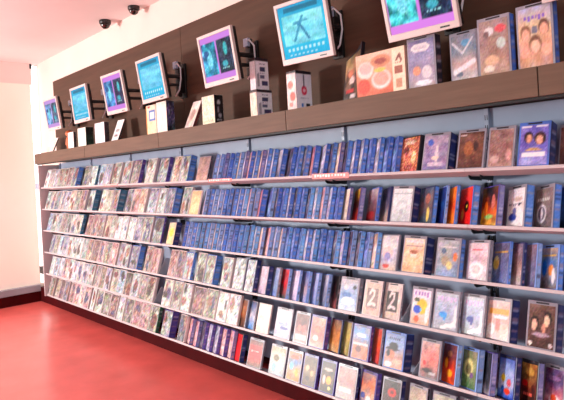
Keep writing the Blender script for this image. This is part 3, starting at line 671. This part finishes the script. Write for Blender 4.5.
mons = [(-6.264, 2.284, 2.335, .003, .133, -.011, lambda: poster((196, 150, 220), (110, 160, 226), (96, 116, 150), 1), 'small silver monitor with violet-bordered poster screen, beside the glazed wall'),
        (-5.390, 2.245, 2.333, .010, .10, -.003, lambda: cyan(5, False), 'silver monitor with plain light blue screen, second from the glazed wall'),
        (-4.601, 2.231, 2.329, .004, .152, -.01, lambda: poster(pur, (70, 150, 226), (60, 70, 110), 9), 'silver monitor with violet-bordered screen, third from the glazed wall'),
        (-3.987, 2.26, 2.358, .009, .147, .006, lambda: cyan(12, False), 'silver monitor with sky blue screen above the orange and white boxes'),
        (-3.035, 2.238, 2.348, .015, .151, -.003, lambda: poster(pur, (40, 160, 206), (40, 60, 90), 17), 'silver monitor with violet-bordered screen above the cream box with black side'),
        (-2.233, 2.27, 2.363, -.04, .19, -.02, lambda: cyan(25), 'silver monitor with turquoise screen above the white box with red emblem'),
        (-1.462, 2.265, 2.342, .021, .25, -.021, lambda: poster((220, 130, 232), (60, 210, 226), (24, 50, 84), 31), 'silver monitor with magenta-bordered screen above the grey boxed case'),
        (-.70, 2.265, 2.345, .02, .2, -.01, lambda: poster(pur, (60, 180, 220), (30, 50, 90), 41), 'silver monitor cut off at the top corner of the picture, last from the glazed wall')]
MWd, MHt = .40, .36
for (X, Y, Z, yw, ti, ro, img, lab) in mons:
    ex0 = Vector((math.cos(yw), -math.sin(yw), 0)); nh = Vector((-math.sin(yw), -math.cos(yw), 0))
    up0 = U0 * math.cos(ti) + nh * math.sin(ti)
    ex = ex0 * math.cos(ro) + up0 * math.sin(ro); up = up0 * math.cos(ro) - ex0 * math.sin(ro)
    ey = up.cross(ex)
    mx = Matrix((ex, ey, up)).transposed().to_4x4(); mx.translation = (X, Y, Z)
    mon = empty('monitor'); mon.matrix_world = mx
    tag(mon, lab, 'monitor', 'monitors above the ledge')
    b = MB(); w, h = MWd / 2, MHt / 2
    b.box(-w, w, 0, .022, h - .022, h, .003); b.box(-w, w, 0, .022, -h, -h + .034, .003)
    b.box(-w, -w + .022, 0, .022, -h + .03, h - .02, .003); b.box(w - .022, w, 0, .022, -h + .03, h - .02, .003)
    bz = b.build('bezel', M['bezel'], mon)
    MB().box(.10, .15, -.0012, .001, -h + .012, -h + .02, .0005).build('buttons', M['blackplastic'], bz)
    s = link('screen', sheet_mesh(MWd - .044, MHt - .056, img(), .001), M['screen'], mon); s.location = (0, .008, -h + .034)
    bk = MB().box(-w + .004, w - .004, .0225, .05, -h + .004, h - .004, .006); bk.box(-.15, .15, .05, .075, -.13, .12, .008)
    bk.build('back_cover', M['blackplastic'], mon)
    # bracket from the wall
    br = empty('monitor_bracket', (X - .03, 2.575, Z))
    tag(br, 'black wall bracket of the ' + lab.replace('small ', '').replace('silver ', '').replace(' at the top corner of the picture', ''), 'bracket', 'monitor wall brackets')
    MB().box(.0, .085, -.02, .0, -.14, .15, .004).build('wall_plate', M['black'], br)
    a = MB(); a.box(.02, .07, -.075, -.02, -.10, .11, .005); a.tube([(.045, -.05, -.13), (.045, -.05, .16)], .018, 12)
    a.build('hinge', M['black'], br, True)
    by = Y - 2.575 + .073
    a = MB(); a.tube([(.045, -.05, .02), (.14, -.11, .02), (.12, by - .0 + .03, .02), (-.06, by + .03, .01)], .017, 8); a.tube([(.045, -.05, -.05), (.14, -.11, -.05), (.12, by + .03, -.05), (-.06, by + .03, -.04)], .014, 8)
    a.build('swing_arm', M['black'], br)
    MB().box(-.12, .0, by + .004, by + .024, -.06, .06, .003).build('mount_plate', M['black'], br)
    MB().tube([(.05, -.09, .13), (.10, -.10, .14), (.15, -.10, .09), (.165, -.11, .0), (.15, -.12, -.09), (.10, -.13, -.14)], .006, 8).build('cable', M['cable'], br, True)
    MB().box(.03, .08, -.10, -.076, .10, .16, .003).build('cable_clip', M['upright'], br)

# ------------------------------------------------------------------ things on the ledge
def XL(px, y=2.37): return solve(lambda X: px_of((X, y, LZ1 + .01)), px, -7.6, .5)
LTOP = LZ1 + .0006
LT2 = LZ1 - .004 + .0006       # the board behind the front lip
def carton(name, xa, xb, dep, h, front, side, label, cat, yf=2.355, tau=0.0, top=(200, 190, 186), z=None, body=(206, 196, 190), group=None, W=None):
    Xa, Xb = XL(xa, yf), XL(xb, yf)
    w = W or (Xb - Xa)
    z = LT2 if z is None else z
    root = MB().box(-w / 2, w / 2, 0, dep, 0, h, .0012).build(name, mat(name + '_card', body, .6, noise=.03))
    f = link('front_print', sheet_mesh(w - .003, h - .003, front, .0008), M['card'], root); f.location = (0, .0001, .0015)
    s = link('side_print', sheet_mesh(dep - .003, h - .003, side, .0008), M['card'], root); s.rotation_euler = (0, 0, PI / 2); s.location = (w / 2 - .0001, dep / 2, .0015)
    root.location = ((Xa + Xb) / 2, yf, z + (.0 if not tau else .0)); root.rotation_euler = (-tau, 0, 0)
    if tau: root.location.z += dep * math.sin(tau)
    return tag(root, label, cat, group)

wht = [(232, 226, 226), (238, 232, 230)]
carton('slim_case', 45.5, 52.5, .014, .19, art([(226, 200, 190), (232, 210, 204)], 1, noise=.3), art([(70, 60, 60)] * 2, 1, n=(4, 16)), 'pale pink slim case leaning back at the glazed wall end of the ledge', 'case', yf=2.40, tau=math.radians(24))
carton('slim_case', 68.6, 74, .03, .19, art(wht, 2, noise=.4, blobs=[(.5, .6, .3, .3, (226, 190, 200))]), art([(70, 60, 66), (40, 36, 40)], 2, n=(5, 16)), 'pale pink upright case beside the copper brown figurine', 'case', yf=2.40)
carton('storage_box', 78.5, 86.3, .085, .205, art([(226, 220, 204), (236, 230, 220)], 3, noise=.25), art([(30, 60, 46), (34, 54, 44), (20, 26, 24)], 3, n=(8, 16), noise=.4), 'cream box with dark green side below the second monitor from the glazed wall', 'box', yf=2.38)
carton('storage_box', 95.6, 105, .05, .215, art([(226, 220, 230), (236, 230, 236)], 4, noise=.4, blobs=[(.4, .6, .3, .2, (196, 190, 226))]), art([(60, 50, 60), (40, 34, 40)], 4, n=(6, 16)), 'pale lilac-white box with dark side below the third monitor', 'box', yf=2.38)
carton('slim_case', 111, 117.5, .016, .225, art(wht, 5, noise=.4, blobs=[(.5, .5, .3, .08, (150, 150, 150)), (.5, .25, .3, .06, (120, 116, 120))]), art([(46, 40, 46)] * 2, 5, n=(4, 16)), 'white slim case leaning back below the third monitor', 'case', yf=2.385, tau=math.radians(22))
carton('gift_box', 147.2, 157, .10, .255, art([(232, 206, 170), (226, 190, 150), (232, 210, 190)], 6, noise=.25, bars=[(.3, .9, .45, .85, (60, 100, 170)), (.42, .8, .55, .75, (226, 226, 232)), (0, .1, 0, 1, (226, 140, 60))], blobs=[(.3, .95, .14, .04, (200, 50, 50))]), art([(226, 206, 190)] * 2, 6, n=(6, 16)), 'orange and white box with blue panel below the sky blue monitor', 'box', yf=2.365)
carton('gift_box', 157.6, 167.5, .075, .262, art([(232, 216, 204), (238, 226, 216)], 7, noise=.2), art([(50, 50, 76), (80, 80, 120), (40, 40, 60)], 7, n=(10, 18), noise=.7, speck=30), 'plain white box with dark blue side below the sky blue monitor', 'box', yf=2.365)
carton('slim_case', 184.5, 192.5, .028, .235, art([(214, 196, 186), (226, 210, 204)], 8, noise=.5, blobs=[(.5, .5, .25, .2, (170, 140, 130))]), art([(96, 44, 44), (110, 60, 60)], 8, n=(5, 16)), 'white slim case with dark red side leaning back beside the cream box', 'case', yf=2.385, tau=math.radians(25))
carton('gift_box', 203, 215.2, .08, .215, art([(226, 206, 176), (236, 222, 200), (222, 204, 180)], 9, noise=.4, speck=16), art([(24, 20, 24), (30, 26, 30), (20, 18, 20)], 9, n=(12, 22), noise=.2, blobs=[(.5, .75, .2, .08, (196, 190, 190)), (.4, .5, .12, .1, (150, 146, 150)), (.6, .3, .2, .08, (170, 166, 170))], text=[(.1, .06, .2, .8, (190, 186, 186), 4)]), 'cream box with black side and white print', 'box', yf=2.36)
def camera_box_side(seed): return art([(226, 222, 230), (232, 228, 236)], seed, noise=.1, speck=5, n=(18, 28), bars=[(0, 1, .9, 1, (34, 26, 36)), (.35, .75, .58, .72, (60, 62, 96)), (.3, .7, .36, .46, (90, 92, 120)), (.45, .9, .12, .26, (64, 60, 96)), (.1, .25, .1, .5, (150, 150, 160))], text=[(.78, .06, .3, .8, (110, 106, 130), 5), (.5, .05, .2, .7, (130, 126, 150), 5)])
c1 = carton('product_box', 251, 257.8, .135, .185, art([(232, 206, 180), (236, 220, 206)], 10, noise=.4, bars=[(0, 1, .9, 1, (60, 46, 46))]), camera_box_side(1), 'white product box with small dark pictures, under a matching box', 'box', yf=2.37, body=(60, 50, 56))
z2 = LT2 + .1865
carton('product_box', 252, 258.0, .115, .215, art([(226, 216, 220), (232, 224, 226)], 11, noise=.2, bars=[(0, 1, .9, 1, (60, 46, 46))]), camera_box_side(2), 'narrow white product box with small dark pictures, stacked on another box', 'box', yf=2.38, z=z2, W=.06, body=(60, 50, 56))
carton('product_box', 288, 297.3, .135, .245, art([(226, 206, 200), (232, 220, 216)], 12, noise=.4, bars=[(0, 1, .93, 1, (40, 30, 36))], blobs=[(.4, .65, .3, .1, (206, 130, 120)), (.6, .35, .3, .12, (200, 110, 100)), (.4, .15, .2, .06, (190, 130, 120))]),
       art([(232, 230, 240), (226, 224, 236)], 12, noise=.06, speck=4, n=(24, 34), bars=[(0, 1, .93, 1, (36, 26, 36)), (.28, .42, .08, .16, (60, 120, 200)), (.6, .85, .08, .16, (30, 30, 40))], blobs=[(.5, .5, .18, .12, (216, 40, 80)), (.5, .5, .09, .05, (240, 190, 206))], lines=[([(.5, .64), (.5, .86)], .05, (96, 90, 110))], text=[(.28, .04, .25, .8, (170, 170, 190), 6)]), 'white product box with a red emblem on its side', 'box', yf=2.36, body=(60, 50, 56))
# printed gift bag with a slanted top
Xa, Xb = XL(343.5, 2.40), XL(357, 2.40)
w = Xb - Xa
def bagpoly(q): return [(-w / 2 * q, 0), (w / 2 * q, 0), (w / 2 * q + .024, .335), (w / 2 * q - .006, .29), (-w / 2 * q + .022, .235)]
bag = MB().prism(bagpoly(1), 0, .035).build('gift_bag', SHELL['dark'])
im = art([(24, 18, 26), (36, 24, 30), (110, 60, 50), (190, 150, 100), (150, 140, 90)], 13, noise=.45, n=(14, 26), blobs=[(.5, .45, .2, .08, (226, 200, 196)), (.4, .22, .3, .05, (190, 50, 50)), (.6, .1, .2, .05, (210, 200, 200)), (.4, .62, .2, .08, (200, 120, 90))])
bp = link('front_print', sheet_mesh(w * .94, .215, im, .001), M['card'], bag); bp.location = (.004, .0001, .002)
me = bp.data
for v in me.vertices:
    k = v.co.z / .215; u_ = v.co.x / w + .5
    v.co.z = k * (.228 + u_ * .062); v.co.x += k * .014
bag.location = ((Xa + Xb) / 2, 2.40, LT2); bag.rotation_euler = (-.12, 0, .1)
bag.location.z += .035 * math.sin(.12)
tag(bag, 'narrow dark gift bag with patterned slanted top beside the orange gift box', 'bag')
# wide gift box with cups pictured on it
cup = art([(206, 90, 60), (222, 140, 110), (226, 190, 166)], 14, noise=.15, speck=6, n=(52, 36), cells=(6, 5),
          blobs=[(.2, .62, .17, .2, (232, 214, 206)), (.2, .66, .13, .13, (206, 176, 170)), (.52, .78, .2, .14, (196, 130, 96)), (.52, .78, .12, .07, (150, 70, 60)), (.52, .36, .2, .22, (232, 220, 214)), (.52, .38, .16, .16, (206, 160, 144)), (.5, .58, .12, .05, (190, 190, 90)), (.15, .25, .14, .18, (206, 76, 56))],
          bars=[(.755, 1, 0, 1, (238, 214, 186)), (.80, .96, .42, .58, (150, 90, 70)), (.82, .93, .1, .3, (190, 140, 110))], lines=[([(.84, .72), (.9, .84), (.93, .7)], .02, (120, 70, 60))], text=[(.64, .03, .82, .95, (150, 100, 90), 4)])
carton('cup_gift_box', 357.5, 406.5, .045, .232, cup, art([(190, 150, 130)] * 2, 14, n=(4, 12)), 'wide orange gift box printed with white cups', 'box', yf=2.352, body=(196, 150, 120))

def ledge_case(xa, xb, t, h, pal, label, yf=2.36, spine='royal', **kw):
    Xa, Xb = XL(xa, yf), XL(xb, yf); w = Xb - Xa
    f = Matrix.Translation(((Xa + Xb) / 2, yf + t / 2, LT2))
    o = make_case(f, w, t, h, art(pal, 60 + int(xa), n=(26, 34), **kw), spine, 'grey', True)
    tag(o, label, 'video case', 'boxed cases on the ledge')
    return o
ledge_case(409, 437.2, .05, .255, [(170, 150, 150), (150, 140, 170), (140, 140, 180), (110, 110, 150)], 'boxed video case with misty blue-grey cover beside the cup gift box', spine='dark', blobs=[(.3, .35, .16, .1, (206, 140, 110)), (.7, .3, .2, .14, (206, 200, 206)), (.55, .08, .34, .06, (226, 226, 232)), (.45, .84, .34, .06, (190, 184, 196))], lines=[([(.12, .84), (.25, .9), (.7, .9), (.82, .84), (.7, .78), (.25, .78), (.12, .84)], .025, (224, 220, 220))])
ledge_case(451.5, 480, .03, .24, [(196, 190, 196), (186, 150, 140), (110, 130, 150), (120, 120, 134)], 'boxed video case with grey cover and white chevron, partly behind its neighbour', spine=None, yf=2.40, lines=[([(.05, .85), (.45, .6), (.85, .9)], .03, (200, 200, 210)), ([(.1, .2), (.9, .4)], .06, (226, 220, 226))], blobs=[(.6, .82, .2, .08, (90, 150, 190)), (.3, .15, .14, .06, (90, 100, 120))])
ledge_case(479.5, 512, .045, .262, [(170, 140, 120), (150, 120, 112), (150, 130, 130)], 'boxed video case with taupe cover and small red corner patch', yf=2.352, blobs=[(.75, .82, .2, .07, (206, 80, 90)), (.35, .8, .16, .08, (206, 206, 210)), (.75, .55, .16, .1, (180, 196, 190)), (.4, .25, .26, .1, (206, 170, 140)), (.3, .1, .2, .06, (222, 210, 196)), (.25, .75, .1, .06, (110, 90, 90))])
ledge_case(518.5, 555.5, .045, .272, [(196, 140, 110), (206, 150, 130), (214, 190, 140), (160, 170, 214)], 'boxed video case with several smiling faces on its cover', yf=2.352, blobs=[(.22, .59, .16, .13, (130, 90, 66)), (.22, .55, .12, .1, (226, 170, 146)), (.78, .65, .16, .13, (96, 64, 54)), (.78, .61, .12, .1, (222, 166, 140)), (.5, .62, .1, .07, (110, 110, 130)), (.5, .38, .19, .15, (110, 76, 56)), (.5, .34, .15, .11, (232, 186, 160)), (.18, .26, .13, .1, (220, 160, 140)), (.82, .26, .13, .1, (226, 176, 150))], text=[(.78, .07, .2, .85, (120, 90, 190), 6)])
# copper-brown figurine
fx = XL(67.2, 2.40)
fig = empty('figurine', (fx, 2.43, LT2))
tag(fig, 'copper brown figurine standing below the first monitor', 'figurine')
MB().lathe([(.045, 0), (.05, .01), (.03, .02), (.035, .06), (.04, .10), (.032, .14), (.02, .155)], 16).build('body', M['copper'], fig, True)
MB().lathe([(.01, 0), (.036, .012), (.045, .035), (.038, .06), (.012, .072)], 16, Matrix.Translation((.008, 0, .15))).build('head', M['copper'], fig, True)
MB().tube([(.034, 0, .13), (.07, -.005, .15), (.085, -.01, .18)], [.014, .012, .010]).build('arm', M['copper'], fig, True)
MB().tube([(-.034, 0, .13), (-.055, -.01, .10), (-.05, -.02, .06)], [.014, .012, .010]).build('arm', M['copper'], fig, True)

# ------------------------------------------------------------------ dome cameras
for (px, py, lab) in [(105, 20.5, 'black dome security camera on the ceiling, nearer the glazed wall'), (133.6, 6.5, 'black dome security camera on the ceiling, farther from the glazed wall')]:
    r = FWD + RGT * ((px - CX) / F_PX) - UPV * ((py - CY) / F_PX)
    t = (CZ - EYE.z) / r.z
    p = EYE + r * t
    dm = empty('dome_camera', (p.x, p.y, CZ)); tag(dm, lab, 'security camera', 'ceiling dome cameras')
    k = t * 11.3 / 548 / .146
    MB().lathe([(.073 * k, -.0005), (.075 * k, -.01 * k), (.074 * k, -.04 * k), (.066 * k, -.05 * k)], 28).build('housing', M['blackplastic'], dm, True)
    MB().lathe([(.062 * k, -.05 * k), (.058 * k, -.07 * k), (.046 * k, -.09 * k), (.026 * k, -.105 * k), (.006 * k, -.11 * k)], 28).build('dome', M['dome'], dm, True)

# ------------------------------------------------------------------ light
wd = bpy.data.worlds.new('room_light'); SC.world = wd; wd.use_nodes = True
bg = wd.node_tree.nodes['Background']; bg.inputs[0].default_value = (.93, .97, 1.0, 1); bg.inputs[1].default_value = .2
def area(name, loc, rot, sx, sy, e, col=(1, 1, 1)):
    l = bpy.data.lights.new(name, 'AREA'); l.shape = 'RECTANGLE'; l.size = sx; l.size_y = sy; l.energy = e; l.color = col
    o = bpy.data.objects.new(name, l); COL.objects.link(o); o.location = loc; o.rotation_euler = rot
    return o
area('window_daylight', (WX + .2, .2, 1.7), (0, -PI / 2, 0), 2.6, 4.6, 16, (1, .95, .9))
sf = area('shopfront_daylight', (-7.5, -3.4, 1.4), (0, 0, 0), .9, .8, 430, (1, .99, .97))
sf.rotation_euler = (Vector((-2.6, 2.5, 1.6)) - sf.location).to_track_quat('-Z', 'Y').to_euler()
rd = area('spine_fill', (3.6, -3.6, 1.9), (0, 0, 0), 1.6, 1.6, 190, (.93, .96, 1))  # unseen fill lamp added on the right to brighten the case spines
rd.rotation_euler = (Vector((-3.2, 2.5, 1.2)) - rd.location).to_track_quat('-Z', 'Y').to_euler()
for k in range(6):
    l = bpy.data.lights.new('ceiling_spot', 'SPOT'); l.energy = 8; l.spot_size = 2.0; l.spot_blend = .6; l.shadow_soft_size = .1; l.color = (1, .96, .93)
    o = bpy.data.objects.new('ceiling_spot', l); COL.objects.link(o); o.location = (-6.3 + k * 1.25, .95, CZ - .05)
    o.rotation_euler = (math.radians(38), 0, 0)

# ------------------------------------------------------------------ camera
cd = bpy.data.cameras.new('camera'); co = bpy.data.objects.new('camera', cd); COL.objects.link(co)
cd.sensor_width = 36; cd.lens = F_PX / 564 * 36; cd.shift_y = -(200 - CY) / 564
cm = Matrix((RGT, UPV, -FWD)).transposed().to_4x4(); cm.translation = EYE; co.matrix_world = cm
cd.clip_start = .05
SC.camera = co
SC.view_settings.view_transform = 'Standard'; SC.view_settings.look = 'None'; SC.view_settings.gamma = 1; SC.view_settings.use_curve_mapping = False
SC.view_settings.exposure = .08
